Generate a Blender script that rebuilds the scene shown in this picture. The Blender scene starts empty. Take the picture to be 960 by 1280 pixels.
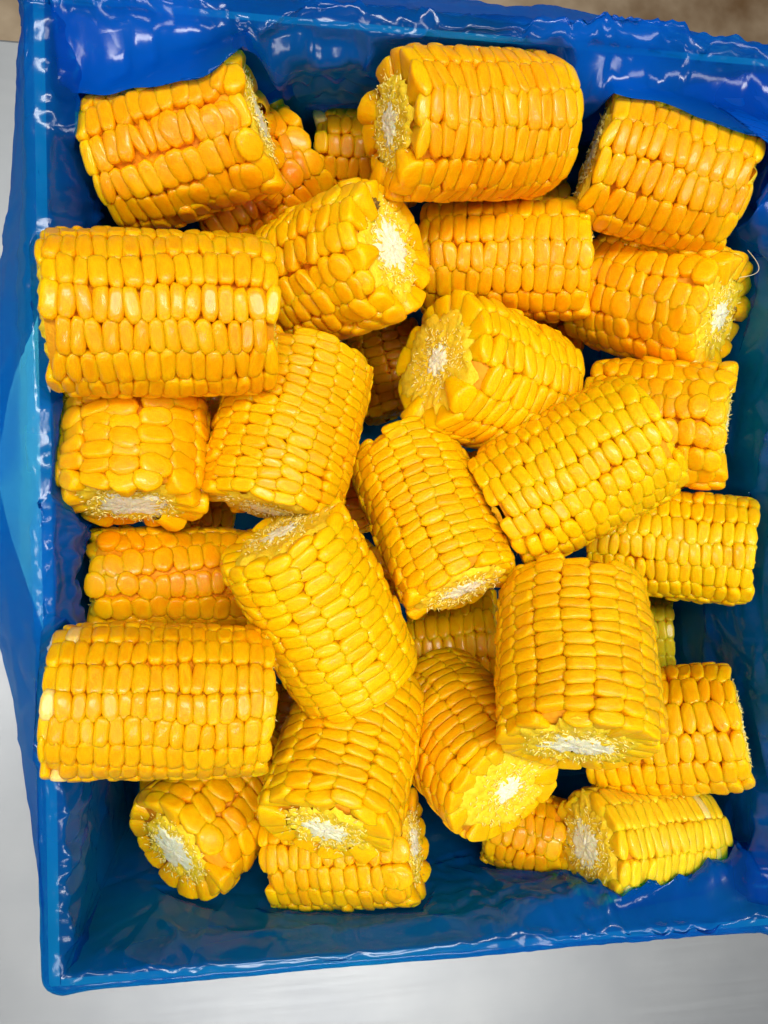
import bpy, bmesh, math, random
import numpy as np
from mathutils import Matrix, Vector, noise

rnd = random.Random(11)
nrg = np.random.default_rng(7)
sc = bpy.context.scene
col = sc.collection

# ------------------------------------------------------------------ camera
RIM_Z = 0.170                     # rim of the carton above the table
CAM_H = 0.275                     # phone above the rim
TILT = math.radians(8.75)         # phone leans a little to the right
FOC = 985.0                       # focal length in pixels of the 960 x 1280 photograph
CAM = Vector((0, 0, RIM_Z + CAM_H))
c_dir = Vector((math.sin(TILT), 0, -math.cos(TILT)))
c_right = Vector((math.cos(TILT), 0, math.sin(TILT)))
c_up = Vector((0, 1, 0))
cam = bpy.data.cameras.new('camera')
cam.sensor_fit = 'VERTICAL'
cam.sensor_height = 36.0
cam.lens = 36.0 * FOC / 1280.0
cam.clip_start = 0.01
cam.clip_end = 50
cam_o = bpy.data.objects.new('camera', cam)
col.objects.link(cam_o)
cam_o.matrix_world = Matrix((
    (c_right.x, c_up.x, -c_dir.x, CAM.x),
    (c_right.y, c_up.y, -c_dir.y, CAM.y),
    (c_right.z, c_up.z, -c_dir.z, CAM.z),
    (0, 0, 0, 1)))
sc.camera = cam_o


def at(px, py, z):
    """point at height z seen at a pixel of the photograph"""
    r = c_dir + c_right * ((px - 480) / FOC) - c_up * ((py - 640) / FOC)
    return CAM + r * ((z - CAM.z) / r.z)


# ------------------------------------------------------------------ light
world = bpy.data.worlds.new('World')
sc.world = world
world.use_nodes = True
bg = world.node_tree.nodes['Background']
bg.inputs['Color'].default_value = (0.86, 0.93, 1.0, 1)
bg.inputs['Strength'].default_value = 0.08


def ceiling_lamp(loc, target, sx, sy, watt, colr, rot=0.0):
    l = bpy.data.lights.new('ceiling_lamp', 'AREA')
    l.shape = 'RECTANGLE'
    l.size, l.size_y = sx, sy
    l.energy = watt
    l.color = colr
    o = bpy.data.objects.new('ceiling_lamp', l)
    col.objects.link(o)
    o.location = loc
    d = Vector(target) - Vector(loc)
    o.rotation_euler = (d.to_track_quat('-Z', 'Y').to_matrix() @ Matrix.Rotation(rot, 3, 'Z')).to_euler()
    return o


ceiling_lamp((0.10, 0.34, 1.75), (0.07, 0.0, 0.15), 1.0, 0.30, 25.5, (1.0, 0.97, 0.90))
ceiling_lamp((-0.95, -0.25, 1.55), (0.05, 0.0, 0.15), 0.9, 0.26, 8.8, (1.0, 0.97, 0.92), 1.2)
ceiling_lamp((1.05, 0.05, 1.55), (0.05, 0.0, 0.15), 0.9, 0.26, 8.3, (1.0, 0.97, 0.92), 1.5)
ceiling_lamp((0.15, -1.05, 1.55), (0.05, 0.0, 0.15), 0.9, 0.26, 9.4, (1.0, 0.97, 0.92), 0.1)

sc.view_settings.view_transform = 'Standard'
sc.view_settings.look = 'None'
sc.view_settings.exposure = 0.0
sc.view_settings.gamma = 1.0
sc.cycles.max_bounces = 8
sc.cycles.diffuse_bounces = 4
sc.cycles.glossy_bounces = 4
sc.cycles.transparent_max_bounces = 16
sc.cycles.sample_clamp_indirect = 6.0
sc.cycles.use_denoising = True
sc.cycles.use_adaptive_sampling = True
sc.cycles.adaptive_threshold = 0.05


# ------------------------------------------------------------------ helpers
def nmat(name):
    m = bpy.data.materials.new(name)
    m.use_nodes = True
    nt = m.node_tree
    p = nt.nodes['Principled BSDF']
    return m, nt, p


def nd(nt, typ, **kw):
    n = nt.nodes.new(typ)
    for k, v in kw.items():
        setattr(n, k, v)
    return n


def lk(nt, a, b):
    nt.links.new(a, b)


def ramp(nt, src, stops):
    r = nd(nt, 'ShaderNodeValToRGB')
    e = r.color_ramp.elements
    while len(e) < len(stops):
        e.new(0.5)
    for i, (p, c) in enumerate(stops):
        e[i].position = p
        e[i].color = (*c, 1) if len(c) == 3 else c
    lk(nt, src, r.inputs[0])
    return r


def noise_tex(nt, scale, detail=3, rough=0.55, vec=None):
    n = nd(nt, 'ShaderNodeTexNoise')
    n.inputs['Scale'].default_value = scale
    n.inputs['Detail'].default_value = detail
    n.inputs['Roughness'].default_value = rough
    if vec is not None:
        lk(nt, vec, n.inputs['Vector'])
    return n


def bump(nt, height, strength, dist, p):
    b = nd(nt, 'ShaderNodeBump')
    b.inputs['Strength'].default_value = strength
    b.inputs['Distance'].default_value = dist
    lk(nt, height, b.inputs['Height'])
    lk(nt, b.outputs[0], p.inputs['Normal'])
    return b


def mesh_obj(name, verts, faces, mat, parent=None, smooth=True):
    me = bpy.data.meshes.new(name)
    me.from_pydata([tuple(v) for v in verts], [], [tuple(f) for f in faces])
    me.validate()
    if smooth:
        me.polygons.foreach_set('use_smooth', [True] * len(me.polygons))
    me.materials.append(mat)
    me.update()
    o = bpy.data.objects.new(name, me)
    col.objects.link(o)
    if parent:
        o.parent = parent
    return o


def tag(o, label=None, cat=None, group=None, kind=None):
    for k, v in (('label', label), ('category', cat), ('group', group), ('kind', kind)):
        if v:
            o[k] = v
    return o


def box_geo(x0, x1, y0, y1, z0, z1, bev=0.0):
    bm = bmesh.new()
    bmesh.ops.create_cube(bm, size=1)
    for v in bm.verts:
        v.co = ((x0 + x1) / 2 + v.co.x * (x1 - x0), (y0 + y1) / 2 + v.co.y * (y1 - y0), (z0 + z1) / 2 + v.co.z * (z1 - z0))
    if bev:
        bmesh.ops.bevel(bm, geom=bm.edges[:], offset=bev, segments=3, profile=0.5, affect='EDGES')
    v = [tuple(x.co) for x in bm.verts]
    bm.verts.index_update()
    f = [[x.index for x in p.verts] for p in bm.faces]
    bm.free()
    return v, f


# ------------------------------------------------------------------ materials
def kernel_material():
    m, nt, p = nmat('corn_kernel')
    oi = nd(nt, 'ShaderNodeObjectInfo')
    tc = nd(nt, 'ShaderNodeTexCoord')
    off = nd(nt, 'ShaderNodeVectorMath', operation='ADD')
    rr = nd(nt, 'ShaderNodeVectorMath', operation='SCALE')
    rr.inputs[0].default_value = (37, 91, 53)
    lk(nt, oi.outputs['Random'], rr.inputs['Scale'])
    lk(nt, tc.outputs['Object'], off.inputs[0])
    lk(nt, rr.outputs[0], off.inputs[1])
    n1 = noise_tex(nt, 2.6, 3, 0.6, off.outputs[0])
    n2 = noise_tex(nt, 9.0, 2, 0.5, off.outputs[0])
    # skins are mottled: a little deeper and a little paler than the kernel's own colour
    deep = nd(nt, 'ShaderNodeMix', data_type='RGBA', blend_type='MULTIPLY')
    r1 = ramp(nt, n1.outputs[0], [(0.3, (0.95, 0.87, 0.6)), (0.62, (1.04, 1.05, 1.0))])
    deep.inputs['Factor'].default_value = 1.0
    lk(nt, oi.outputs['Color'], deep.inputs['A'])
    lk(nt, r1.outputs[0], deep.inputs['B'])
    lk(nt, deep.outputs['Result'], p.inputs['Base Color'])
    p.inputs['Roughness'].default_value = 0.38
    rr2 = nd(nt, 'ShaderNodeMapRange')
    rr2.inputs['To Min'].default_value = 0.32
    rr2.inputs['To Max'].default_value = 0.5
    lk(nt, n1.outputs[0], rr2.inputs['Value'])
    lk(nt, rr2.outputs[0], p.inputs['Roughness'])
    p.inputs['Specular IOR Level'].default_value = 0.15
    p.inputs['Coat Weight'].default_value = 0.2
    p.inputs['Coat Roughness'].default_value = 0.10
    p.inputs['Subsurface Weight'].default_value = 0.8
    p.inputs['Subsurface Radius'].default_value = (1.0, 0.5, 0.06)
    p.inputs['Subsurface Scale'].default_value = 0.0048
    add = nd(nt, 'ShaderNodeMath', operation='MULTIPLY_ADD')
    lk(nt, n2.outputs[0], add.inputs[0])
    add.inputs[1].default_value = 0.35
    lk(nt, n1.outputs[0], add.inputs[2])
    bump(nt, add.outputs[0], 0.22, 0.0010, p)
    return m


def plain(name, c0, c1, scale, rough=0.6, bstr=0.5, bdist=0.0006, spec=0.3, sss=0.0):
    m, nt, p = nmat(name)
    tc = nd(nt, 'ShaderNodeTexCoord')
    n = noise_tex(nt, scale, 4, 0.6, tc.outputs['Object'])
    r = ramp(nt, n.outputs[0], [(0.3, c0), (0.7, c1)])
    lk(nt, r.outputs[0], p.inputs['Base Color'])
    p.inputs['Roughness'].default_value = rough
    p.inputs['Specular IOR Level'].default_value = spec
    if sss:
        p.inputs['Subsurface Weight'].default_value = sss
        p.inputs['Subsurface Radius'].default_value = (1, 0.6, 0.15)
        p.inputs['Subsurface Scale'].default_value = 0.002
    n2 = noise_tex(nt, scale * 3, 3, 0.6, tc.outputs['Object'])
    bump(nt, n2.outputs[0], bstr, bdist, p)
    return m


M_KERNEL = kernel_material()
M_CORE = plain('cob_core', (0.72, 0.26, 0.002), (0.85, 0.38, 0.003), 300, 0.7)
M_CUT = plain('cut_cob_flesh', (0.91, 0.57, 0.005), (0.95, 0.70, 0.04), 520, 0.5, 0.45, 0.0010, 0.2, 0.3)
M_PITH = plain('cob_pith', (0.90, 0.82, 0.42), (0.97, 0.94, 0.74), 520, 0.75, 0.6, 0.0008, 0.15, 0.3)
M_FIBRE = plain('cob_fibre', (0.92, 0.72, 0.10), (0.97, 0.88, 0.40), 500, 0.6, 0.2)
M_ROT = plain('bruised_brown', (0.05, 0.022, 0.006), (0.40, 0.22, 0.03), 1100, 0.6)
M_SILK = plain('corn_silk', (0.7, 0.62, 0.35), (0.9, 0.85, 0.6), 300, 0.5, 0.1)


def film_material(name, body):
    m = bpy.data.materials.new(name)
    m.use_nodes = True
    nt = m.node_tree
    nt.nodes.clear()
    out = nd(nt, 'ShaderNodeOutputMaterial')
    tc = nd(nt, 'ShaderNodeTexCoord')
    wr = noise_tex(nt, 26, 2, 0.5, tc.outputs['Object'])
    wv = nd(nt, 'ShaderNodeVectorMath', operation='MULTIPLY_ADD')
    lk(nt, wr.outputs['Color'], wv.inputs[0])
    wv.inputs[1].default_value = (0.022, 0.022, 0.022)
    lk(nt, tc.outputs['Object'], wv.inputs[2])
    v1 = nd(nt, 'ShaderNodeTexVoronoi', feature='F1')
    v1.inputs['Scale'].default_value = 42
    lk(nt, wv.outputs[0], v1.inputs['Vector'])
    v2 = nd(nt, 'ShaderNodeTexVoronoi', feature='F1')
    v2.inputs['Scale'].default_value = 120
    lk(nt, wv.outputs[0], v2.inputs['Vector'])
    b = nd(nt, 'ShaderNodeBump')
    b.inputs['Strength'].default_value = 0.28
    b.inputs['Distance'].default_value = 0.0022
    mx = nd(nt, 'ShaderNodeMath', operation='MULTIPLY_ADD')
    lk(nt, v2.outputs['Distance'], mx.inputs[0])
    mx.inputs[1].default_value = 0.22
    lk(nt, v1.outputs['Distance'], mx.inputs[2])
    lk(nt, mx.outputs[0], b.inputs['Height'])
    tr = nd(nt, 'ShaderNodeBsdfTransparent')
    tr.inputs[0].default_value = (0.08, 0.60, 0.80, 1)
    df = nd(nt, 'ShaderNodeBsdfDiffuse')
    df.inputs[0].default_value = (0.0, 0.125, 0.66, 1)
    tl = nd(nt, 'ShaderNodeBsdfTranslucent')
    tl.inputs[0].default_value = (0.0, 0.25, 0.88, 1)
    for s in (df, tl):
        lk(nt, b.outputs[0], s.inputs['Normal'])
    m1 = nd(nt, 'ShaderNodeMixShader')
    m1.inputs[0].default_value = 0.4
    lk(nt, df.outputs[0], m1.inputs[1])
    lk(nt, tl.outputs[0], m1.inputs[2])
    m2 = nd(nt, 'ShaderNodeMixShader')
    lay = noise_tex(nt, 7, 2, 0.5, tc.outputs['Object'])      # film lies single here, double there
    lr = nd(nt, 'ShaderNodeMapRange')
    lr.inputs['From Min'].default_value = 0.38
    lr.inputs['From Max'].default_value = 0.62
    lr.inputs['To Min'].default_value = body * 0.55
    lr.inputs['To Max'].default_value = body * 1.25
    lk(nt, lay.outputs[0], lr.inputs['Value'])
    at_ = nd(nt, 'ShaderNodeAttribute', attribute_name='layers')
    ml = nd(nt, 'ShaderNodeMath', operation='MULTIPLY_ADD', use_clamp=True)
    lk(nt, at_.outputs['Fac'], ml.inputs[0])
    ml.inputs[1].default_value = 0.50
    lk(nt, lr.outputs[0], ml.inputs[2])
    lk(nt, ml.outputs[0], m2.inputs[0])
    lk(nt, tr.outputs[0], m2.inputs[1])
    lk(nt, m1.outputs[0], m2.inputs[2])
    gl = nd(nt, 'ShaderNodeBsdfGlossy')
    gl.inputs['Color'].default_value = (1, 1, 1, 1)
    gl.inputs['Roughness'].default_value = 0.15
    lk(nt, b.outputs[0], gl.inputs['Normal'])
    fr = nd(nt, 'ShaderNodeFresnel')
    fr.inputs['IOR'].default_value = 1.5
    lk(nt, b.outputs[0], fr.inputs['Normal'])
    m3 = nd(nt, 'ShaderNodeMixShader')
    fc = nd(nt, 'ShaderNodeMapRange')
    fc.inputs['From Min'].default_value = 0.0
    fc.inputs['From Max'].default_value = 0.30
    fc.inputs['To Min'].default_value = 0.012
    fc.inputs['To Max'].default_value = 0.085
    lk(nt, fr.outputs[0], fc.inputs['Value'])
    lk(nt, fc.outputs[0], m3.inputs[0])
    lk(nt, m2.outputs[0], m3.inputs[1])
    lk(nt, gl.outputs[0], m3.inputs[2])
    lk(nt, m3.outputs[0], out.inputs[0])
    return m


def steel_material():
    m, nt, p = nmat('brushed_steel')
    tc = nd(nt, 'ShaderNodeTexCoord')
    mp = nd(nt, 'ShaderNodeMapping')
    mp.inputs['Rotation'].default_value = (0, 0, math.radians(-38))
    mp.inputs['Scale'].default_value = (10, 300, 1)
    lk(nt, tc.outputs['Object'], mp.inputs[0])
    n = noise_tex(nt, 1.0, 4, 0.6, mp.outputs[0])
    mp2 = nd(nt, 'ShaderNodeMapping')
    mp2.inputs['Rotation'].default_value = (0, 0, math.radians(4))
    mp2.inputs['Scale'].default_value = (6, 300, 1)
    lk(nt, tc.outputs['Object'], mp2.inputs[0])
    n3 = noise_tex(nt, 1.0, 4, 0.6, mp2.outputs[0])
    sm = noise_tex(nt, 9, 4, 0.6, tc.outputs['Object'])
    mix = nd(nt, 'ShaderNodeMath', operation='MULTIPLY_ADD')
    lk(nt, n3.outputs[0], mix.inputs[0])
    mix.inputs[1].default_value = 0.10
    lk(nt, n.outputs[0], mix.inputs[2])
    r = ramp(nt, sm.outputs[0], [(0.3, (0.34, 0.36, 0.39)), (0.7, (0.43, 0.45, 0.47))])
    lk(nt, r.outputs[0], p.inputs['Base Color'])
    p.inputs['Metallic'].default_value = 0.8
    mr = nd(nt, 'ShaderNodeMapRange')
    mr.inputs['From Min'].default_value = 0.45
    mr.inputs['From Max'].default_value = 0.9
    mr.inputs['To Min'].default_value = 0.42
    mr.inputs['To Max'].default_value = 0.48
    lk(nt, mix.outputs[0], mr.inputs['Value'])
    lk(nt, mr.outputs[0], p.inputs['Roughness'])
    bump(nt, mix.outputs[0], 0.05, 0.0002, p)
    return m


M_FILM = film_material('blue_film', 0.26)
M_STEEL = steel_material()
M_CARD = plain('white_carton_board', (0.36, 0.38, 0.38), (0.47, 0.49, 0.48), 25, 0.7, 0.1)
M_FLOOR = plain('stained_floor', (0.20, 0.11, 0.045), (0.70, 0.55, 0.38), 5, 0.45, 0.5, 0.01, 0.5)

# ------------------------------------------------------------------ setting
edge_y = at(18, 50, 0).y
v, f = box_geo(-0.75, 0.95, -0.8, edge_y, -0.004, 0.0, 0.0015)
table = mesh_obj('table_top', v, f, M_STEEL, smooth=False)
tag(table, kind='structure')
v, f = box_geo(-4, 4, -4, 4, -0.90, -0.86)
floor = mesh_obj('floor', v, f, M_FLOOR, smooth=False)
tag(floor, kind='structure')

# ------------------------------------------------------------------ carton under the liner
cor = [at(52, -2, RIM_Z), at(72, 1228, RIM_Z), at(1010, 1147, RIM_Z), at(1010, 84, RIM_Z)]
cor2 = [Vector((c.x, c.y)) for c in cor]
carton = bpy.data.objects.new('carton', None)
col.objects.link(carton)
carton.location = (0.07, 0.007, 0)
tag(carton, 'open carton whose straight rim shows through the blue liner film', 'carton')


def inward(p, q):
    e = (q - p).normalized()
    return Vector((-e.y, e.x))


def wall_panel(p, q, k):
    n = inward(p, q)
    e = (q - p).normalized()
    o0, o1 = 0.0005, (-0.003 if k == 0 else -0.002)
    ext = 0.0018 if k % 2 == 0 else -0.0008
    ring = [p + n * o0 - e * ext, q + n * o0 + e * ext, q + n * o1 + e * ext, p + n * o1 - e * ext]
    vs = [(c.x - 0.07, c.y - 0.007, z) for z in (0.0012, RIM_Z - 0.001) for c in ring]
    fs = [(0, 1, 2, 3), (7, 6, 5, 4), (0, 4, 5, 1), (1, 5, 6, 2), (2, 6, 7, 3), (3, 7, 4, 0)]
    return mesh_obj('side_panel', vs, fs, M_CARD, carton, smooth=False)


for i in range(4):
    wall_panel(cor2[i], cor2[(i + 1) % 4], i)
v, f = box_geo(cor2[0].x - 0.062, cor2[2].x - 0.078, cor2[1].y + 0.002, cor2[0].y - 0.012, 0.001, 0.004)
mesh_obj('base_panel', v, f, M_CARD, carton, smooth=False)

# ------------------------------------------------------------------ corn cobs
# key: end A, end B (axis), radius, rows, kernel pitch mm, irregular, dented, yellow tone (own hue, with the pile's brighter-lit middle and dimmer edge painted in), pale kernels, label
COBS = {
    'c1': ((-0.0018, 0.1396, 0.1608), (-0.0543, 0.1245, 0.146), 0.0242, 14, 4.7, .45, .15, .22, 0, 'orange corn piece in the top left corner, frayed cut end turned right'),
    'c2': ((0.0184, 0.1477, 0.1207), (-0.0241, 0.1198, 0.1097), 0.0231, 14, 5.0, .40, .1, .05, 0, 'dark orange shaded corn piece lying under the top left piece'),
    'c3': ((0.0238, 0.1539, 0.104), (0.0658, 0.1528, 0.109), 0.0191, 14, 4.6, .2, .6, .25, .05, 'small shaded corn piece peeking out left of the top centre piece'),
    'c4': ((0.0455, 0.1376, 0.1681), (0.1068, 0.1476, 0.1551), 0.0249, 14, 4.7, .28, .05, .28, 0, 'plump corn piece at top centre with its pale cut end facing left'),
    'c5': ((0.1303, 0.1418, 0.1474), (0.1842, 0.1255, 0.1567), 0.0255, 14, 4.7, .2, .05, .35, 0, 'corn piece in the top right corner tucked under the blue film'),
    'c6': ((0.0456, 0.096, 0.1637), (0.0105, 0.0887, 0.1309), 0.025, 16, 4.8, .45, .1, .60, 0, 'corn piece with a brown bruise beside its white pith'),
    'c7': ((0.1342, 0.1049, 0.1336), (0.069, 0.1091, 0.1104), 0.0241, 14, 5.4, .15, .05, .40, 0, 'horizontal corn piece with square kernels just below the top centre piece'),
    'c8': ((0.1848, 0.0811, 0.1462), (0.1499, 0.1026, 0.1053), 0.026, 16, 5.6, .50, .05, .45, 0, 'corn piece at the right wall, small white pith facing right, curl of silk'),
    'c9': ((0.0026, 0.0664, 0.1742), (-0.0677, 0.0626, 0.1822), 0.0259, 16, 4.5, .14, .35, .42, 0, 'large horizontal corn piece at the left wall, above the one showing its cut end'),
    'c10': ((0.0663, 0.0575, 0.1506), (0.1071, 0.0497, 0.131), 0.0268, 15, 4.8, .28, .05, .85, 0, 'bright corn piece in the middle, round cut end with small pith facing left'),
    'c11': ((0.0704, 0.0525, 0.0375), (0.0609, 0.0945, 0.0358), 0.021, 14, 5.0, .3, .1, .2, 0, 'deep shaded corn piece left of the bright middle piece'),
    'c12': ((-0.0455, 0.0028, 0.1573), (-0.0455, 0.0412, 0.1448), 0.0256, 15, 5.2, .50, .25, .50, .008, 'upright corn piece by the left wall with a wide oval pith facing down'),
    'c13': ((0.0019, 0.0015, 0.1529), (0.0171, 0.0595, 0.1434), 0.0262, 20, 3.8, .22, .75, .60, 0, 'upright corn piece with small wrinkled dented kernels, left of centre'),
    'c14': ((0.073, -0.0282, 0.1603), (0.0548, 0.0252, 0.1316), 0.0225, 17, 4.2, .22, .3, .75, 0, 'slim slanting corn piece in the very centre, pith facing lower right'),
    'c15': ((0.0913, -0.0006, 0.1488), (0.1446, 0.031, 0.1676), 0.0257, 18, 4.6, .22, .1, .90, 0, 'slanting bright corn piece right of centre, jagged end at lower left'),
    'c16': ((0.1877, 0.0344, 0.1474), (0.1407, 0.0413, 0.1178), 0.0254, 16, 5.4, .50, .05, .55, 0, 'corn piece with round honeycomb kernels behind the slanting bright piece'),
    'c17': ((0.1987, -0.0164, 0.148), (0.1428, -0.0112, 0.1171), 0.0221, 15, 4.3, .12, .02, .95, 0, 'smooth lemon yellow corn piece at the right wall, middle height'),
    'c18': ((0.1991, -0.06, 0.0824), (0.167, -0.0617, 0.0666), 0.018, 13, 4.2, .1, .4, 'olive', .0, 'dull yellow corn piece half hidden in shade at the right wall'),
    'c19': ((-0.0646, -0.026, 0.1297), (0.0005, -0.0268, 0.1196), 0.0198, 13, 5.4, .70, .02, .35, 0, 'horizontal corn piece with loose round bead kernels at the left wall'),
    'c20': ((0.0065, -0.0078, 0.1696), (0.0357, -0.0624, 0.1542), 0.0241, 16, 4.7, .25, .02, .90, 0, 'slanting bright corn piece on top, pith at its upper left end'),
    'c21': ((0.0018, -0.0641, 0.1735), (-0.067, -0.0598, 0.1812), 0.0244, 18, 4.3, .16, .45, .46, .012, 'large horizontal corn piece at the lower left wall, few white kernels'),
    'c22': ((0.0143, -0.0948, 0.0177), (0.0069, -0.1342, 0.0282), 0.0191, 14, 4.8, .4, .1, .1, 0, 'deep shaded corn piece behind the right end of the lower left piece'),
    'c23': ((-0.0335, -0.1318, 0.1285), (-0.0001, -0.1105, 0.092), 0.025, 15, 5.2, .40, .2, .50, 0, 'corn piece at bottom left, petal like cut end facing the corner'),
    'c24': ((0.0221, -0.1122, 0.1653), (0.0382, -0.078, 0.1337), 0.0248, 16, 4.6, .25, .1, .75, 0, 'upright corn piece at bottom centre, broken cut kernels round its pith'),
    'c25': ((0.0581, -0.1307, 0.1402), (0.007, -0.1392, 0.1197), 0.0201, 15, 4.5, .30, .05, .60, 0, 'horizontal corn piece lowest at bottom centre, ragged end facing right'),
    'c26': ((0.1095, -0.0611, 0.0859), (0.0727, -0.0652, 0.0738), 0.0238, 15, 4.9, .20, .2, .65, 0, 'half hidden corn piece under the slim centre piece'),
    'c27': ((0.092, -0.1051, 0.1555), (0.0763, -0.0868, 0.1174), 0.025, 16, 4.5, .25, .02, .60, 0, 'corn piece with fuzzy white pith facing lower right, left of the widest piece'),
    'c28': ((0.1072, -0.0793, 0.189), (0.1169, -0.0291, 0.158), 0.0278, 19, 4.3, .16, .2, .65, 0, 'widest upright corn piece on top, elongated white pith facing down'),
    'c29': ((0.1907, -0.0853, 0.1537), (0.1386, -0.0966, 0.1226), 0.025, 14, 4.9, .20, .05, .60, 0, 'horizontal corn piece right of and under the widest piece'),
    'c30': ((0.1288, -0.134, 0.1453), (0.1807, -0.1377, 0.1314), 0.0199, 13, 3.9, .15, .1, 'pale', .05, 'paler yellow corn piece in the bottom right corner, fuzzy pith left'),
    'c31': ((0.127, -0.1424, 0.12), (0.0991, -0.1361, 0.1079), 0.0175, 13, 4.4, .3, .05, .35, 0, 'small shaded corn piece left of the pale bottom right piece'),
    'c32': ((-0.0581, -0.1408, 0.0463), (-0.0239, -0.1383, 0.0419), 0.0178, 13, 5.0, .4, .05, .3, 0, 'dark corn piece deep in the bottom left corner'),
    'c33': ((0.1113, 0.0294, 0.0442), (0.1087, -0.0168, 0.0427), 0.021, 14, 4.8, .3, .1, .1, 0, 'deep brown shaded corn piece in the gap between the centre pieces'),
    'c34': ((0.1438, 0.1565, 0.0821), (0.1142, 0.1466, 0.0677), 0.0186, 13, 4.8, .3, .1, .1, 0, 'dark corn piece deep between the top centre and top right pieces'),
    'c35': ((0.0363, 0.0266, 0.0715), (0.0421, -0.0095, 0.0713), 0.0206, 14, 4.8, .3, .1, .1, 0, 'dark corn piece deep in the gap right of the dented kernels'),
    'c36': ((0.1082, -0.0967, 0.0601), (0.1429, -0.084, 0.0685), 0.0221, 14, 4.8, .3, .1, .1, 0, 'deep shaded corn piece left of the widest piece near its foot'),
    'c37': ((-0.0347, 0.0718, 0.0527), (-0.017, 0.0318, 0.0463), 0.022, 14, 4.8, .3, .1, .1, 0, 'dark corn piece glimpsed under the large horizontal piece, between the two upright left pieces'),
    'c38': ((-0.0483, 0.0, 0.0427), (-0.0153, -0.0061, 0.0402), 0.022, 14, 4.8, .3, .1, .1, 0, 'dark corn piece glimpsed below the wide oval pith at left'),
    'c39': ((0.1216, 0.0868, 0.0704), (0.1513, 0.0743, 0.0786), 0.022, 14, 4.8, .3, .1, .1, 0, 'dark corn piece glimpsed right of the bright middle piece'),
    'c40': ((0.0564, -0.0201, 0.0521), (0.0282, -0.0518, 0.052), 0.0224, 14, 4.8, .3, .1, .1, 0, 'dark corn piece glimpsed between the slanting top piece and the slim centre piece'),
}
for k_, grow_r, more_b in (('c23', 1.0, .0), ('c27', 1.05, .014), ('c30', 1.09, .003), ('c25', 1.08, .0), ('c24', 1.02, .010), ('c10', 1.0, .008), ('c12', 1.0, .010), ('c26', 1.04, .0)):
    a_, b_ = Vector(COBS[k_][0]), Vector(COBS[k_][1])       # ends that run on under their neighbours
    COBS[k_] = (COBS[k_][0], tuple(b_ + (b_ - a_).normalized() * more_b), COBS[k_][2] * grow_r) + COBS[k_][3:]
DEEP = {'c37', 'c38', 'c39', 'c40', 'c2', 'c3', 'c11', 'c18', 'c22', 'c31', 'c32', 'c33', 'c34', 'c35', 'c36'}
# faces that show: which ends get pith and fibres, with the pith's size and stretch
FACE = {'c1': ('A', .36, 1.0), 'c4': ('A', .33, 1.0), 'c5': ('A', .38, 1.0), 'c6': ('A', .44, 1.0), 'c8': ('A', .30, 1.1),
        'c10': ('A', .24, 1.0), 'c12': ('A', .50, 1.15), 'c13': ('A', .3, 1.0), 'c14': ('A', .36, 1.3), 'c15': ('A', .3, 1.0),
        'c20': ('A', .30, 1.3), 'c23': ('A', .42, 1.1), 'c24': ('A', .36, 1.0), 'c25': ('A', .32, 1.0), 'c27': ('A', .27, 1.0),
        'c28': ('A', .40, 1.5), 'c30': ('A', .42, 1.0), 'c16': ('A', .3, 1.0), 'c9': ('A', .3, 1.0), 'c21': ('A', .3, 1.0),
        'c7': ('A', .3, 1.0), 'c29': ('A', .3, 1.0), 'c19': ('A', .35, 1.0), 'c26': ('A', .3, 1.0), 'c11': ('A', .3, 1.0)}


def kernel_mesh(idx, sq, dent, asym):
    """one kernel: x across the row, y along the cob, z outwards; crown at 0, root at -1"""
    N = 12
    rg = random.Random(100 + idx)
    wob = [1 + rg.uniform(-.045, .045) for _ in range(N)]
    skew = rg.uniform(-.07, .07)
    levels = [(-1.0, .46, .62), (-.17, 1.0, 1.0), (-.085, .965, .955), (-.032, .82, .84), (-.008, .48, .52)]
    if dent:
        levels[-1] = (-.022, .54, .50)
    vs = []
    for li, (z, a, b) in enumerate(levels):
        for k in range(N):
            t = 2 * math.pi * (k + .5) / N
            c, s = math.cos(t), math.sin(t)
            x = math.copysign(abs(c) ** (2 / sq), c) * .5 * a * wob[k] * 1.02
            y = math.copysign(abs(s) ** (2 / sq), s) * .5 * b * wob[k]
            y += skew * x * 1.0 + asym * (x * x * 4 - .5) * .12
            vs.append((x, y, z + (.02 * x / .5 if li > 2 else 0)))
    vs.append((0, asym * -.06, -.055 if dent else .0))
    fs = []
    for l in range(len(levels) - 1):
        for k in range(N):
            k2 = (k + 1) % N
            fs.append((l * N + k, l * N + k2, (l + 1) * N + k2, (l + 1) * N + k))
    top = (len(levels) - 1) * N
    for k in range(N):
        fs.append((top + k, top + (k + 1) % N, len(vs) - 1))
    me = bpy.data.meshes.new('kernel')
    me.from_pydata(vs, [], fs)
    me.polygons.foreach_set('use_smooth', [True] * len(me.polygons))
    me.materials.append(M_KERNEL)
    me.update()
    return me


K_PLAIN = [kernel_mesh(i, 2.9 + .28 * (i % 5), False, ((i * 37) % 11 - 5) / 8) for i in range(10)]
K_ROUND = [kernel_mesh(20 + i, 2.05 + .12 * (i % 3), False, 0.1 * i) for i in range(5)]
K_DENT = [kernel_mesh(40 + i, 2.8 + .2 * (i % 4), True, ((i * 29) % 7 - 3) / 7) for i in range(6)]

GROW = 1.05
ORANGE = Vector((0.84, 0.285, 0.0004))
YELLOW = Vector((0.92, 0.515, 0.0006))
OLIVE = Vector((0.78, 0.56, 0.02))
PALEC = Vector((0.84, 0.53, 0.012))
WHITE = Vector((0.90, 0.80, 0.45))


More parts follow.
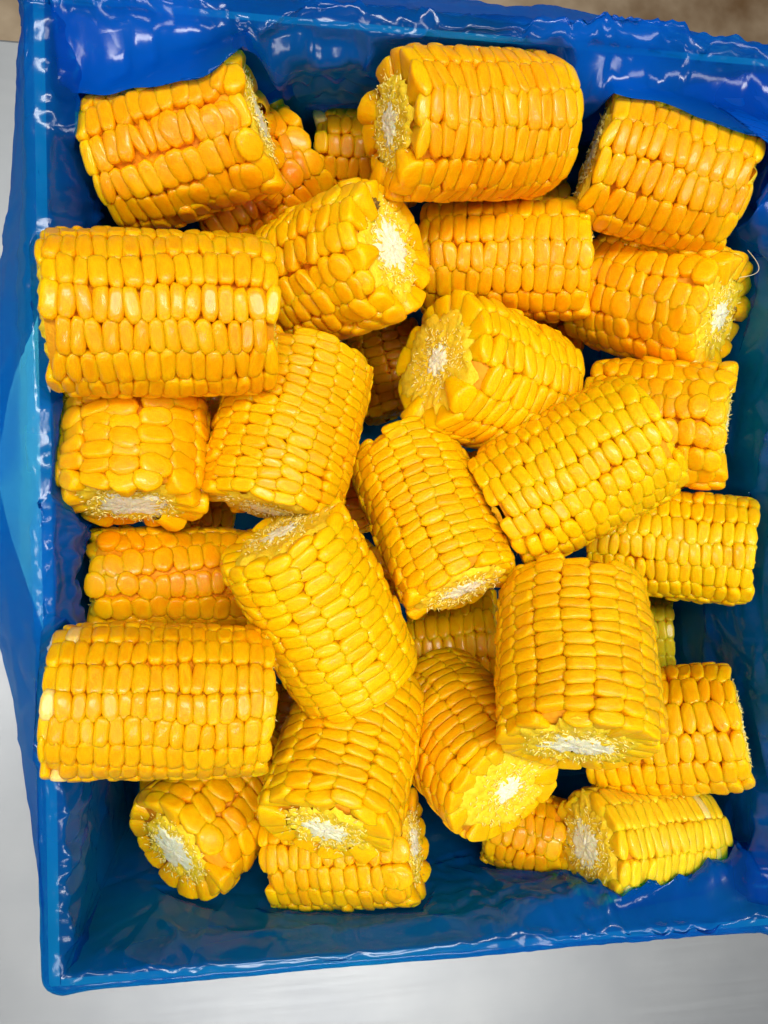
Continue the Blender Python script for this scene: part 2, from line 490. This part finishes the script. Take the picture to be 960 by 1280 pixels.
def disc_geo(rg, rin, rout, zoff, sgn, stretch=1.0, rot=0.0, na=40, nr=6, rough=.0006, jag=.12, dome=0.0, ribs=0):
    vs, fs = [], []
    seed = rg.uniform(0, 99)
    outl = [1 + jag * noise.noise((math.cos(2 * math.pi * k / na) * 2.2 + seed, math.sin(2 * math.pi * k / na) * 2.2, seed)) * 2
            + rg.uniform(-jag, jag) * .6 for k in range(na)]
    for i in range(nr + 1):
        q = i / nr
        for k in range(na):
            t = 2 * math.pi * k / na
            r = rin + (rout * outl[k] - rin) * q if rin else rout * outl[k] * max(q, .02)
            x, y = r * math.cos(t) * stretch, r * math.sin(t) / stretch
            x, y = x * math.cos(rot) - y * math.sin(rot), x * math.sin(rot) + y * math.cos(rot)
            h = rough * (noise.noise((x * 700, y * 700, seed)) + .7 * noise.noise((x * 1700, y * 1700, seed + 5)) + rg.uniform(-.3, .3))
            if ribs:
                h += .0007 * q * (abs(math.cos(t * ribs / 2 + seed)) - .55) + .0009 * q * noise.noise((x * 350, y * 350, seed + 9))
            h += dome * (1 - q * q) - (.0016 if i == nr else 0)
            vs.append((x, y, zoff + sgn * h))
    for i in range(nr):
        for k in range(na):
            k2 = (k + 1) % na
            a, b, c, d = i * na + k, i * na + k2, (i + 1) * na + k2, (i + 1) * na + k
            fs.append((a, d, c, b) if sgn > 0 else (a, b, c, d))
    return vs, fs


def fibre_geo(rg, R, rp, z0, sgn, count):
    vs, fs = [], []
    for _ in range(count):
        t = rg.uniform(0, 2 * math.pi)
        r = R * rg.triangular(rp * .75, .74, rp * 1.0)
        p = Vector((r * math.cos(t), r * math.sin(t), z0 + sgn * rg.uniform(-.0003, .0007)))
        rad = Vector((math.cos(t), math.sin(t), 0))
        tan = Vector((-rad.y, rad.x, 0))
        d = (rad * rg.uniform(-.4, 1.2) + tan * rg.gauss(0, .6) + Vector((0, 0, sgn * rg.uniform(.0, .55)))).normalized()
        ln = rg.uniform(.0007, .0022)
        w = rg.uniform(.00012, .00032)
        side = d.cross(Vector((0, 0, 1))).normalized() * w
        upv = d.cross(side).normalized() * w
        bend = tan * rg.uniform(-.3, .3) * ln
        b = len(vs)
        m_ = p + d * ln * .55 + bend * .4
        for c, s in ((p, 1.0), (m_, .8)):
            vs += [c + side * s, c - side * .6 * s + upv * s, c - side * .6 * s - upv * s]
        vs.append(p + d * ln + bend)
        for k in range(3):
            k2 = (k + 1) % 3
            fs += [(b + k, b + k2, b + 3 + k2, b + 3 + k), (b + 3 + k, b + 3 + k2, b + 6)]
    return vs, fs


def make_cob(key):
    A, B, R, rows, pitch, irr, dent, tone, pale, label = COBS[key]
    rg = random.Random(sum(ord(c) * 31 ** i for i, c in enumerate(key)))
    A, B = Vector(A), Vector(B)
    ax = (B - A).normalized()
    L = (B - A).length
    mid = (A + B) / 2
    ref = c_right if abs(ax.dot(c_right)) < .8 else c_up
    ex = (ref - ax * ref.dot(ax)).normalized()
    ey = ax.cross(ex)
    rot = Matrix(((ex.x, ey.x, ax.x), (ex.y, ey.y, ax.y), (ex.z, ey.z, ax.z)))
    cob = bpy.data.objects.new('corn_cob', None)
    cob.empty_display_size = .01
    col.objects.link(cob)
    cob.matrix_world = Matrix.Translation(mid) @ rot.to_4x4()
    tag(cob, label, 'corn', 'cut corn cob pieces in the lined carton')
    to_cam = rot.transposed() @ (CAM - mid).normalized()
    if tone == 'olive':
        base = OLIVE
    elif tone == 'pale':
        base = PALEC
    else:
        base = ORANGE.lerp(YELLOW, tone)
    # core
    na = 24
    vs, fs = [], []
    for z in (-L / 2 + .002, L / 2 - .002):
        for k in range(na):
            t = 2 * math.pi * k / na
            vs.append((.88 * R * math.cos(t), .88 * R * math.sin(t), z))
    for k in range(na):
        k2 = (k + 1) % na
        fs.append((k, k2, na + k2, na + k))
    fs += [tuple(range(na - 1, -1, -1)), tuple(range(na, 2 * na))]
    mesh_obj('core', vs, fs, M_CORE, cob)

    R *= GROW
    L *= 1.0 if key in ('c9', 'c21', 'c7', 'c19', 'c17', 'c16', 'c29') else 1.045
    Rr = R * 0.985
    pitch *= .001
    depth = R * .44
    taperA, taperB = rg.uniform(-.01, .03), rg.uniform(.02, .07)
    twist = rg.uniform(-1.2, 1.2)
    phi0 = rg.uniform(0, 6.28)
    w0 = 2 * math.pi * Rr / rows
    smalls = rg.uniform(.94, 1.0)
    wobs = [(rg.uniform(0, 6.28), rg.uniform(60, 130), rg.gauss(0, .05 + .10 * irr)) for _ in range(rows)]
    seed = rg.uniform(0, 90)
    made = 0
    for r in range(rows):
        ph = phi0 + 2 * math.pi * r / rows
        z = -L / 2 + rg.uniform(-.2, .35) * pitch * (0.5 + irr)
        first = True
        rowsc = rg.uniform(.95, 1.06)
        while z < L / 2 - pitch * .35:
            n_ = noise.noise((ph * 2.1 + seed, z * 60, seed))
            # irregular cobs grow rounder, bigger kernels towards end A
            ir = irr * (1.25 - .9 * (z + L / 2) / L)
            th = pitch * (1 + rg.uniform(-.13, .13) + .22 * n_ * (.4 + ir) + .25 * ir * rg.uniform(-.4, .8))
            if z + th > L / 2:
                th = L / 2 - z
                if th < pitch * .5:
                    break
            zc = z + th / 2
            last = z + th > L / 2 - pitch * .45
            z += th
            wa, wf, wm = wobs[r]
            p_ = ph + twist * zc + (.07 + .14 * irr) * noise.noise((math.cos(ph) * 1.1 + seed, math.sin(ph) * 1.1, zc * 38)) + ir * rg.gauss(0, .045)
            e = Vector((math.cos(p_), math.sin(p_), 0))
            if e.dot(to_cam) < -.30 - (.15 if key not in DEEP else 0) and not (first and to_cam.z < -.1):
                first = False
                continue
            endy = first or last
            if endy and rg.random() < .07:
                first = False
                continue
            q = zc / (L / 2)
            rad = Rr * (1 - (taperB if q > 0 else taperA) * abs(q) ** 2.2 - .045 * max(0, abs(q) - .8) / .2)
            rad += rg.gauss(0, .00022 + .0005 * ir) + .0005 * n_
            tilt = rg.gauss(0, .05 + .10 * ir)
            if first:
                tilt -= rg.uniform(.0, .24) if key not in ('c1', 'c4', 'c23', 'c25') else rg.uniform(.05, .4)
            if last:
                tilt += rg.uniform(.0, .3)
            k = Vector((0, 0, 1))
            e2 = (e * math.cos(tilt) + k * math.sin(tilt)).normalized()
            tng = k.cross(e).normalized()
            roll = rg.gauss(0, .05 + .28 * ir)
            k2 = (e2.cross(tng)).normalized()
            tx = tng * math.cos(roll) + k2 * math.sin(roll)
            ky = e2.cross(tx).normalized()
            if rg.random() < dent:
                me = rg.choice(K_DENT)
            elif rg.random() < ir * 1.25 or (endy and rg.random() < .35):
                me = rg.choice(K_ROUND)
            else:
                me = rg.choice(K_PLAIN)
            w = w0 * rowsc * smalls * 1.125 * (1 + rg.uniform(-.05, .05) - .16 * ir * rg.random())
            if me in K_ROUND:
                th2 = max(th, w * .70) if ir > .35 else th
            else:
                th2 = th
            dd = depth * rg.uniform(.92, 1.05)
            if endy and rg.random() < .3:
                rad -= rg.uniform(.0004, .0026)
                dd *= .9
            fl = -1 if rg.random() < .5 else 1
            S = Matrix(((tx.x * w * fl, ky.x * th2 * 1.17 * fl, e2.x * dd, e.x * rad),
                        (tx.y * w * fl, ky.y * th2 * 1.17 * fl, e2.y * dd, e.y * rad),
                        (tx.z * w * fl, ky.z * th2 * 1.17 * fl, e2.z * dd, e.z * rad + zc),
                        (0, 0, 0, 1)))
            o = bpy.data.objects.new('kernel', me)
            o.parent = cob
            o.matrix_basis = S
            c = base.copy()
            jit = rg.gauss(0, 1) * .5 + n_ * 1.2
            c = c.lerp(YELLOW if jit > 0 else ORANGE, min(.45, abs(jit) * .24)) if tone not in ('olive', 'pale') else c * (1 + .08 * jit)
            if endy and tone != 'olive':
                c = c.lerp(YELLOW * 1.03, .45)
            if (abs(q) > .72 or tone == 'pale') and rg.random() < pale * (4 if tone != 'pale' else 1.3) * (2.2 if rg.random() < .5 else .6):
                c = c.lerp(WHITE, rg.uniform(.2, .6))
            o.color = (min(c.x, .95), c.y, c.z, 1)
            col.objects.link(o)
            made += 1
            first = False

    # sawn ends
    face = FACE.get(key, ('', .3, 1.0))
    for end, sgn in (('A', -1), ('B', 1)):
        show = end == face[0]
        zf = sgn * (L / 2 - .0006)
        vs, fs = disc_geo(rg, face[1] * R * .55, R * (rg.uniform(.56, .60) if key in ('c1', 'c4', 'c23', 'c24', 'c25') else rg.uniform(.70, .77)), zf, sgn, rough=.0010, jag=.16, na=80, nr=8, ribs=rows)
        cf = mesh_obj('cut_face', vs, fs, M_CUT, cob)
        rp = face[1] * (.92 if show else .8)
        vs, fs = disc_geo(rg, 0, R * rp, zf + sgn * .0003, sgn, stretch=math.sqrt(face[2]), rot=rg.uniform(0, 3.1) if face[2] < 1.05 else 0.0,
                          na=60, nr=7, rough=.0006, jag=.24, dome=.0002)
        mesh_obj('pith', vs, fs, M_PITH, cf)
        if show:
            vs, fs = fibre_geo(rg, R, rp, zf, sgn, 260)
            fb = mesh_obj('fibre', vs, fs, M_FIBRE, cf)
            tag(fb, kind='stuff')
    if key == 'c6':      # a bruised, browned spot beside the pith
        dloc = rot.transposed() @ (c_right * -1.0 + c_up * .55)
        dloc.z = 0
        dloc = dloc.normalized() * R * .60
        vs, fs = disc_geo(rg, 0, .0032, -(L / 2 + .0006), -1, stretch=1.35, rot=1.2, na=36, nr=6, rough=.0012, jag=.18)
        vs = [(x + dloc.x, y + dloc.y, z) for x, y, z in vs]
        tag(mesh_obj('bruise', vs, fs, M_ROT, cob), 'dark brown bruise on the cut end')
    if key in ('c8', 'c26'):   # a stray strand of silk
        pts = []
        side_v = rot.transposed() @ (c_up if key != 'c26' else -c_up)
        side_v.z = 0
        side_v.normalize()
        tv = Vector((0, 0, 1)).cross(side_v)
        big = {'c8': .7, 'c26': .8, 'c16': .45, 'c15': .4}[key]
        for i in range(15):
            q = i / 14
            pts.append(side_v * R * (.95 - .55 * q * big) + tv * R * (.25 * math.sin(q * 3) - .1) + Vector((0, 0, -L / 2 - .0015 - .0065 * big * math.sin(q * 3.0))))
        vs, fs = [], []
        for i, p in enumerate(pts):
            d_ = (pts[min(i + 1, 14)] - pts[max(i - 1, 0)]).normalized()
            a_ = d_.cross(Vector((.3, .5, .8))).normalized() * .00016
            b_ = d_.cross(a_).normalized() * .00016
            vs += [p + a_, p - a_ * .5 + b_ * .87, p - a_ * .5 - b_ * .87]
            if i:
                o_ = (i - 1) * 3
                fs += [(o_ + k, o_ + (k + 1) % 3, o_ + 3 + (k + 1) % 3, o_ + 3 + k) for k in range(3)]
        mesh_obj('silk_strand', vs, fs, M_SILK, cob)
    return cob, made


total = 0
for key in COBS:
    ob, n_k = make_cob(key)
    total += n_k
print('kernels', total)

# ------------------------------------------------------------------ blue film liner
def vnoise(x, y, seed):
    """smooth 2-D value noise on arrays"""
    g = np.random.default_rng(seed).uniform(-1, 1, (64, 64))
    xi, yi = np.floor(x).astype(int), np.floor(y).astype(int)
    fx, fy = x - xi, y - yi
    fx, fy = fx * fx * (3 - 2 * fx), fy * fy * (3 - 2 * fy)
    a, b = g[xi % 64, yi % 64], g[(xi + 1) % 64, yi % 64]
    c, d = g[xi % 64, (yi + 1) % 64], g[(xi + 1) % 64, (yi + 1) % 64]
    return (a * (1 - fx) + b * fx) * (1 - fy) + (c * (1 - fx) + d * fx) * fy


def rim_path(n_total, rc=0.0035):
    pts, nrm, side, frac = [], [], [], []
    per = sum((cor2[i] - cor2[(i + 1) % 4]).length for i in range(4))
    for i in range(4):
        p, q = cor2[i], cor2[(i + 1) % 4]
        e = (q - p).normalized()
        n = inward(p, q)
        n2 = inward(q, cor2[(i + 2) % 4])
        ln = (q - p).length
        cnt = int(n_total * ln / per)
        for k in range(cnt):
            t = rc + (ln - 2 * rc) * k / cnt
            pts.append(p + e * t)
            nrm.append(n)
            side.append(i)
            frac.append(t / ln)
        cc = q - e * rc + n * rc
        for k in range(7):
            a = k / 7
            nn = (n * (1 - a) + n2 * a).normalized()
            pts.append(cc - nn * rc)
            nrm.append(nn)
            side.append(i)
            frac.append(1.0)
    return pts, nrm, side, frac


# inward bulge and outward flare of the film along each side (fraction of the side, value in mm)
# side 0 left wall (top to bottom of the picture), 1 bottom, 2 right (bottom to top), 3 top (right to left)
BULGE = {0: [(0, 14), (.05, 13), (.1, 11), (.25, 7), (.4, 5), (.6, 4), (.8, 2.5), (1, 2)],
         1: [(0, 1.5), (.4, 2.5), (.5, 4), (.6, 8), (.72, 11), (.85, 13), (1, 18)],
         2: [(0, 16), (.08, 10), (.2, 3), (.4, 2), (.55, 3), (.7, 3), (.8, 8), (.87, 22), (.93, 36), (1, 48)],
         3: [(0, 48), (.06, 46), (.11, 37), (.16, 28), (.2, 22), (.25, 22), (.31, 15), (.36, 7), (.45, 5), (.6, 5), (.66, 5), (.70, 9), (.75, 19), (.79, 27), (.86, 33), (.93, 32), (1, 20)]}
FLARE = {0: [(0, 8), (.08, 11), (.2, 19), (.32, 30), (.5, 34), (.62, 30), (.72, 20), (.85, 10), (.97, 4), (1, 3)],
         1: [(0, 2), (.4, 1.5), (.56, 4), (.62, 5), (.7, 3), (.85, 5), (1, 7)],
         2: [(0, 8), (.5, 20), (1, 18)],
         3: [(0, 16), (.06, 15), (.15, 22), (.3, 34), (.6, 38), (.85, 28), (1, 8)]}
# how far the slack film puffs up above the rim, and how wide the folded edge reads
PUFF = {0: [(0, 6), (.1, 4.5), (.3, 3), (.5, 2.4), (.8, 2.2), (1, 1.6)],
        1: [(0, 1.4), (.4, 1.2), (.6, 1.2), (.8, 2.5), (1, 5)],
        2: [(0, 5), (.3, 6), (.6, 7), (1, 9)],
        3: [(0, 9), (.15, 8), (.3, 9), (.5, 7), (.7, 8), (.9, 6), (1, 6)]}


def table_val(tab, s, fr):
    xs = [a for a, b in tab[s]]
    ys = [b for a, b in tab[s]]
    return float(np.interp(fr, xs, ys)) * .001


def make_liner():
    pts, nrm, side, frac = rim_path(900)
    n = len(pts)
    arc = [0.0]
    for i in range(1, n):
        arc.append(arc[-1] + (pts[i] - pts[i - 1]).length)
    arc = np.array(arc)
    per = arc[-1] + (pts[0] - pts[-1]).length
    B = np.array([table_val(BULGE, s, f_) for s, f_ in zip(side, frac)])
    F = np.array([table_val(FLARE, s, f_) for s, f_ in zip(side, frac)])
    U = np.array([table_val(PUFF, s, f_) for s, f_ in zip(side, frac)])
    RW = np.array([{0: .0050, 1: .0029, 2: .0036, 3: .0045}[s_] for s_ in side])
    for arr in (B, F, U, RW):                                 # soften the table's kinks
        for _ in range(26):
            arr[:] = (np.roll(arr, 1) + arr + np.roll(arr, -1)) / 3
    # profile stations: inside from the base up, across the rim, outside down
    inner = np.linspace(0, 1, 130)
    rimn = 8
    outer = np.linspace(0, 1, 56)
    V = len(inner) + rimn + len(outer)
    O = np.zeros((n, V))
    Zz = np.zeros((n, V))
    VV = np.zeros(V)
    zb = 0.006
    for j, t in enumerate(inner):
        z = zb + (RIM_Z + .0008 - zb) * t
        dz = RIM_Z - z
        shape = np.where(dz < .010, np.sin(np.clip(dz / .010, 0, 1) * math.pi / 2), np.exp(-((dz - .010) / .045) ** 2))
        foot = .010 * math.exp(-((z - zb) / .010) ** 1)
        O[:, j] = .0022 + B * shape + foot
        Zz[:, j] = z
        VV[j] = z
    for j in range(rimn):
        a = (j + 1) / (rimn + 1)
        O[:, len(inner) + j] = .0020 * (1 - a) - RW * a
        Zz[:, len(inner) + j] = RIM_Z + .0006 + .0008 * math.sin(a * math.pi)
        VV[len(inner) + j] = RIM_Z + .009 * a
    drop = .045 + .05 * (0.5 + 0.5 * vnoise(arc * 14, arc * 0, 3))
    for j, t in enumerate(outer):
        jj = len(inner) + rimn + j
        O[:, jj] = -RW - F * np.sin(min(1, t * 1.9) * math.pi / 2) + .0035 * F / .02 * max(0, t - .5)
        Zz[:, jj] = RIM_Z + .0006 - t * drop - F * .15 * t
        VV[jj] = RIM_Z + .01 + t * .09
    # long soft folds and sharp creases, in film coordinates (along the rim, along the film)
    Sg, Vg = np.meshgrid(arc, VV, indexing='ij')
    calm = np.array([{0: np.interp(f_, [0, .5, 1], [1.1, 1.0, .9]), 1: np.interp(f_, [0, .45, .6, 1], [.55, .5, .8, 1.1]), 2: 1.1, 3: 1.1}[s_] for s_, f_ in zip(side, frac)])
    for _ in range(40):
        calm = (np.roll(calm, 1) + calm + np.roll(calm, -1)) / 3
    disp = .0016 * vnoise(Sg * 22, Vg * 7, 5) + .0006 * vnoise(Sg * 60, Vg * 20 + 7, 6)
    rg = np.random.default_rng(21)
    for _ in range(950):
        s0 = rg.uniform(0, per)
        v0 = rg.choice([rg.uniform(.05, .17), rg.uniform(.13, .20), rg.uniform(.17, .27)], p=[.35, .4, .25])
        ang = rg.normal(math.pi / 2, .55) if rg.random() < .65 else rg.uniform(0, math.pi)
        ln = rg.uniform(.008, .05)
        wd = rg.uniform(.0009, .0042)
        am = rg.uniform(.0004, .0016) * rg.choice([-1, 1]) * min(1.3, wd / .0022)
        cw = np.abs((arc - s0 + per / 2) % per - per / 2) < ln + wd + .002
        ds = (Sg[cw] - s0 + per / 2) % per - per / 2
        dv = Vg[cw] - v0
        u = ds * math.cos(ang) + dv * math.sin(ang)
        w = -ds * math.sin(ang) + dv * math.cos(ang) + rg.uniform(-.2, .2) * u * u / ln
        disp[cw] += am * np.maximum(0, 1 - np.abs(w) / wd) * np.maximum(0, 1 - (u / ln) ** 2)
    # straight pulls in the film, fanning over the rim
    for _ in range(170):
        s0 = rg.uniform(0, per)
        v0 = rg.uniform(.14, .185)
        ang = rg.normal(math.pi / 2, .45)
        ln = rg.uniform(.015, .05)
        wd = rg.uniform(.0012, .0032)
        am = rg.uniform(.0007, .0018) * rg.choice([-1, 1, 1])
        cw = np.abs((arc - s0 + per / 2) % per - per / 2) < ln + wd + .002
        ds = (Sg[cw] - s0 + per / 2) % per - per / 2
        dv = Vg[cw] - v0
        u = ds * math.cos(ang) + dv * math.sin(ang)
        w = -ds * math.sin(ang) + dv * math.cos(ang)
        disp[cw] += am * np.maximum(0, 1 - np.abs(w) / (wd * (1.3 + u / ln))) * np.maximum(0, 1 - np.abs(u / ln))
    # long slack folds: lying along the walls at the bottom right, right and top, upright at the left
    for _ in range(130):
        k_ = rg.choice([1, 2, 3, 0], p=[.3, .25, .3, .15])
        f0 = rg.uniform(.45, 1) if k_ == 1 else rg.uniform(0, .45) if k_ == 0 else rg.uniform(0, 1)
        idx = [i for i in range(n) if side[i] == k_]
        s0 = arc[idx[int(f0 * (len(idx) - 1))]]
        v0 = rg.uniform(.105, .172) if rg.random() < .75 else rg.uniform(.172, .24)
        ang = rg.normal(0, .22) if k_ else rg.normal(1.4, .3)
        ln = rg.uniform(.02, .07)
        wd = rg.uniform(.002, .0065)
        am = rg.uniform(.0010, .0030) * rg.choice([-1, 1, 1])
        ds = (Sg - s0 + per / 2) % per - per / 2
        dv = Vg - v0
        u = ds * math.cos(ang) + dv * math.sin(ang)
        w = -ds * math.sin(ang) + dv * math.cos(ang) + rg.uniform(-.25, .25) * u * u / ln
        disp += am * np.maximum(0, 1 - np.abs(w) / wd) ** 1.2 * np.maximum(0, 1 - (u / ln) ** 2)
    wx = .35 * vnoise(Sg * 30, Vg * 30, 41)
    wy = .35 * vnoise(Sg * 30, Vg * 30, 42)
    crumple = .0020 * (.32 - np.abs(vnoise(Sg * 42 + wx, Vg * 26 + wy, 43))) + .0016 * (.32 - np.abs(vnoise(Sg * 88 + Vg * 40 + wx * 2, Vg * 62 - Sg * 30 + wy * 2, 44)))
    disp += crumple * (.25 + .75 * np.clip((vnoise(Sg * 16, Vg * 16, 45) + .35) * 1.4, 0, 1))
    outw = np.array([{0: .40, 1: np.interp(f_, [0, .5, 1], [.12, .2, .6]), 2: 1., 3: 1.}[s_] for s_, f_ in zip(side, frac)])
    disp *= calm[:, None] * np.where(Vg > RIM_Z + .002, outw[:, None], 1)
    O2 = O + disp + calm[:, None] * (.0016 * vnoise(arc * 11, arc * 0, 61) + .0010 * vnoise(arc * 37, arc * 0, 62))[:, None] * np.exp(-((Vg - RIM_Z) / .03) ** 2)
    ji, jo = len(inner), len(inner) + rimn
    # keep the film off the carton wall inside and outside
    O2[:, :ji] = np.maximum(O2[:, :ji], .0014 + .0007 * (1 + vnoise(Sg * 90, Vg * 60, 9))[:, :ji])
    O2[:, jo:] = np.minimum(O2[:, jo:], -(RW - .0002)[:, None])
    # slack film stands up above the rim in soft uneven folds
    hump = np.exp(-((Vg - (RIM_Z + .005)) / .010) ** 2)
    Zz += U[:, None] * hump * (.75 + .6 * vnoise(Sg * 24, Vg * 30, 12))
    Zz += hump * (np.abs(disp) * .5 + .0003 * vnoise(Sg * 150, Vg * 80, 13))
    Zz[:, jo:] += disp[:, jo:] * .6
    P = np.zeros((n, V, 3))
    px = np.array([p.x for p in pts])
    py = np.array([p.y for p in pts])
    nx = np.array([p.x for p in nrm])
    ny = np.array([p.y for p in nrm])
    P[..., 0] = px[:, None] + nx[:, None] * O2
    P[..., 1] = py[:, None] + ny[:, None] * O2
    P[..., 2] = Zz
    onlap = np.array([(s_ == 3 and (f_ > .62 or f_ < .34)) or (s_ == 2 and f_ > .8) for s_, f_ in zip(side, frac)])
    P0 = P.copy()
    # the film lies against the corn: push it out of every cob it would enter
    def push(P, grow):
        for key, c in COBS.items():
            A, Bp, R = np.array(c[0]), np.array(c[1]), c[2] * GROW + .0012 + grow
            d = Bp - A
            L = np.linalg.norm(d)
            d = d / L
            rel = P - A
            t = rel @ d
            q = rel - t[..., None] * d
            dist = np.linalg.norm(q, axis=2)
            ins = (dist < R) & (t > -.005) & (t < L + .005)
            if not ins.any():
                continue
            up = (R - dist)
            endpush = np.minimum(t + .005, L + .005 - t)
            top = ins & (q[..., 2] > .05 * R) & onlap[:, None]
            tuck = ins & ~top & onlap[:, None]
            ins = ins & ~tuck
            P[..., 0] = np.where(tuck, (px + nx * .0025)[:, None], P[..., 0])
            P[..., 1] = np.where(tuck, (py + ny * .0025)[:, None], P[..., 1])
            radial = ins & ~top & (up <= endpush * 1.2)
            axial = ins & ~top & ~radial
            hor = q - q[..., 2:3] * np.array((0, 0, 1.0))
            lift = np.sqrt(np.maximum(0, R * R - (hor ** 2).sum(2)))
            P[..., 2] = np.where(top, np.maximum(P[..., 2], P[..., 2] - q[..., 2] + lift), P[..., 2])
            P[radial] += (q / np.maximum(dist, 1e-5)[..., None] * up[..., None])[radial]
            sg = np.where(t < L / 2, -1, 1)
            P[axial] += (d * (sg * endpush)[..., None])[axial]
        return P

    P = push(push(P, 0), 0)
    # film is taut between the pieces it touches: relax where it was pushed
    moved = np.linalg.norm(P - P0, axis=2) > .0006
    for _ in range(3):
        moved |= np.roll(moved, 1, 0) | np.roll(moved, -1, 0)
    for _ in range(8):
        Q = P.copy()
        Q[:, 1:-1] = (np.roll(P, 1, 0) + np.roll(P, -1, 0))[:, 1:-1] * .25 + (P[:, :-2] + P[:, 2:]) * .15 + P[:, 1:-1] * .2
        P = np.where((moved & onlap[:, None])[..., None], Q, P)
    P = push(P, .0004)
    # but never through the carton's wall
    ow = (P[..., 0] - px[:, None]) * nx[:, None] + (P[..., 1] - py[:, None]) * ny[:, None]
    fix = np.where((P[..., 2] < RIM_Z) & (np.arange(V) < ji)[None] & (ow < .0015), .0015 - ow, 0)
    P[..., 0] += fix * nx[:, None]
    P[..., 1] += fix * ny[:, None]
    liner = bpy.data.objects.new('liner_bag', None)
    col.objects.link(liner)
    liner.location = (0.07, 0.007, 0)
    tag(liner, 'crumpled glossy translucent blue plastic liner bag folded over the carton rim', 'plastic bag')
    off = np.array((0.07, 0.007, 0))
    def step(x, a, b):
        q_ = np.clip((x - a) / (b - a), 0, 1)
        return q_ * q_ * (3 - 2 * q_)
    layers = step(B, .008, .024)[:, None] * step(Vg, .10, .145) * (1 - .6 * step(Vg, RIM_Z - .004, RIM_Z)) * (.75 + .5 * vnoise(Sg * 25, Vg * 25, 51))
    layers = np.maximum(layers, step(Vg, RIM_Z + .0095, RIM_Z + .014) * (.8 + .4 * vnoise(Sg * 18, Vg * 18, 52)))
    loose = np.array([{0: np.interp(f_, [0, .2, .3], [1, .6, 0]), 1: np.interp(f_, [.6, 1], [0, .5]), 2: .6, 3: 1.0}[s_] for s_, f_ in zip(side, frac)])
    layers = np.maximum(layers, loose[:, None] * step(Vg, .135, .16) * (.62 + .8 * vnoise(Sg * 30, Vg * 22, 53)))
    layers = layers * np.clip(.62 + 1.1 * vnoise(Sg * 19 + Vg * 12, Vg * 16 - Sg * 9, 54) + .5 * vnoise(Sg * 55, Vg * 35, 55), .12, 1.2)
    layers = np.clip(layers, 0, 1)
    layers = np.maximum(layers, .72 * step(Vg, RIM_Z + .0105, RIM_Z + .016) * (.9 + .35 * vnoise(Sg * 18, Vg * 18, 57)))
    layers = np.maximum(layers, (.30 + .25 * vnoise(Sg * 40, Vg * 60, 58)) * step(Vg, RIM_Z - .03, RIM_Z - .006))
    # sub-meshes by function: the lining and the turned-over skirt share the row at the rim's outer edge
    def cut(name, j0, j1, mat):
        vs = P[:, j0:j1 + 1].reshape(-1, 3) - off
        W = j1 - j0 + 1
        fs = [(i * W + j, i * W + j + 1, ((i + 1) % n) * W + j + 1, ((i + 1) % n) * W + j) for i in range(n) for j in range(W - 1)]
        o = mesh_obj(name, vs.tolist(), fs, mat, liner)
        at_ = o.data.attributes.new('layers', 'FLOAT', 'POINT')     # how many folds of film lie here
        at_.data.foreach_set('value', layers[:, j0:j1 + 1].astype(np.float32).reshape(-1))
        return o
    cut('lining', 0, jo - 1, M_FILM)
    cut('turned_over_skirt', jo - 1, V - 1, M_FILM)
    # the film's bottom
    gx, gy = 60, 70
    x0, x1 = cor2[0].x + .010, cor2[2].x - .011
    y0, y1 = cor2[1].y + .011, cor2[0].y - .011
    X, Y = np.meshgrid(np.linspace(x0, x1, gx), np.linspace(y0, y1, gy), indexing='ij')
    Zf = .0065 + .0015 * np.abs(vnoise(X * 60, Y * 60, 31)) + .001 * np.abs(vnoise(X * 150, Y * 130, 32))
    vs = np.stack([X, Y, Zf], -1).reshape(-1, 3) - off
    fs = [(i * gy + j, (i + 1) * gy + j, (i + 1) * gy + j + 1, i * gy + j + 1) for i in range(gx - 1) for j in range(gy - 1)]
    mesh_obj('bottom', vs.tolist(), fs, M_FILM, liner)


make_liner()
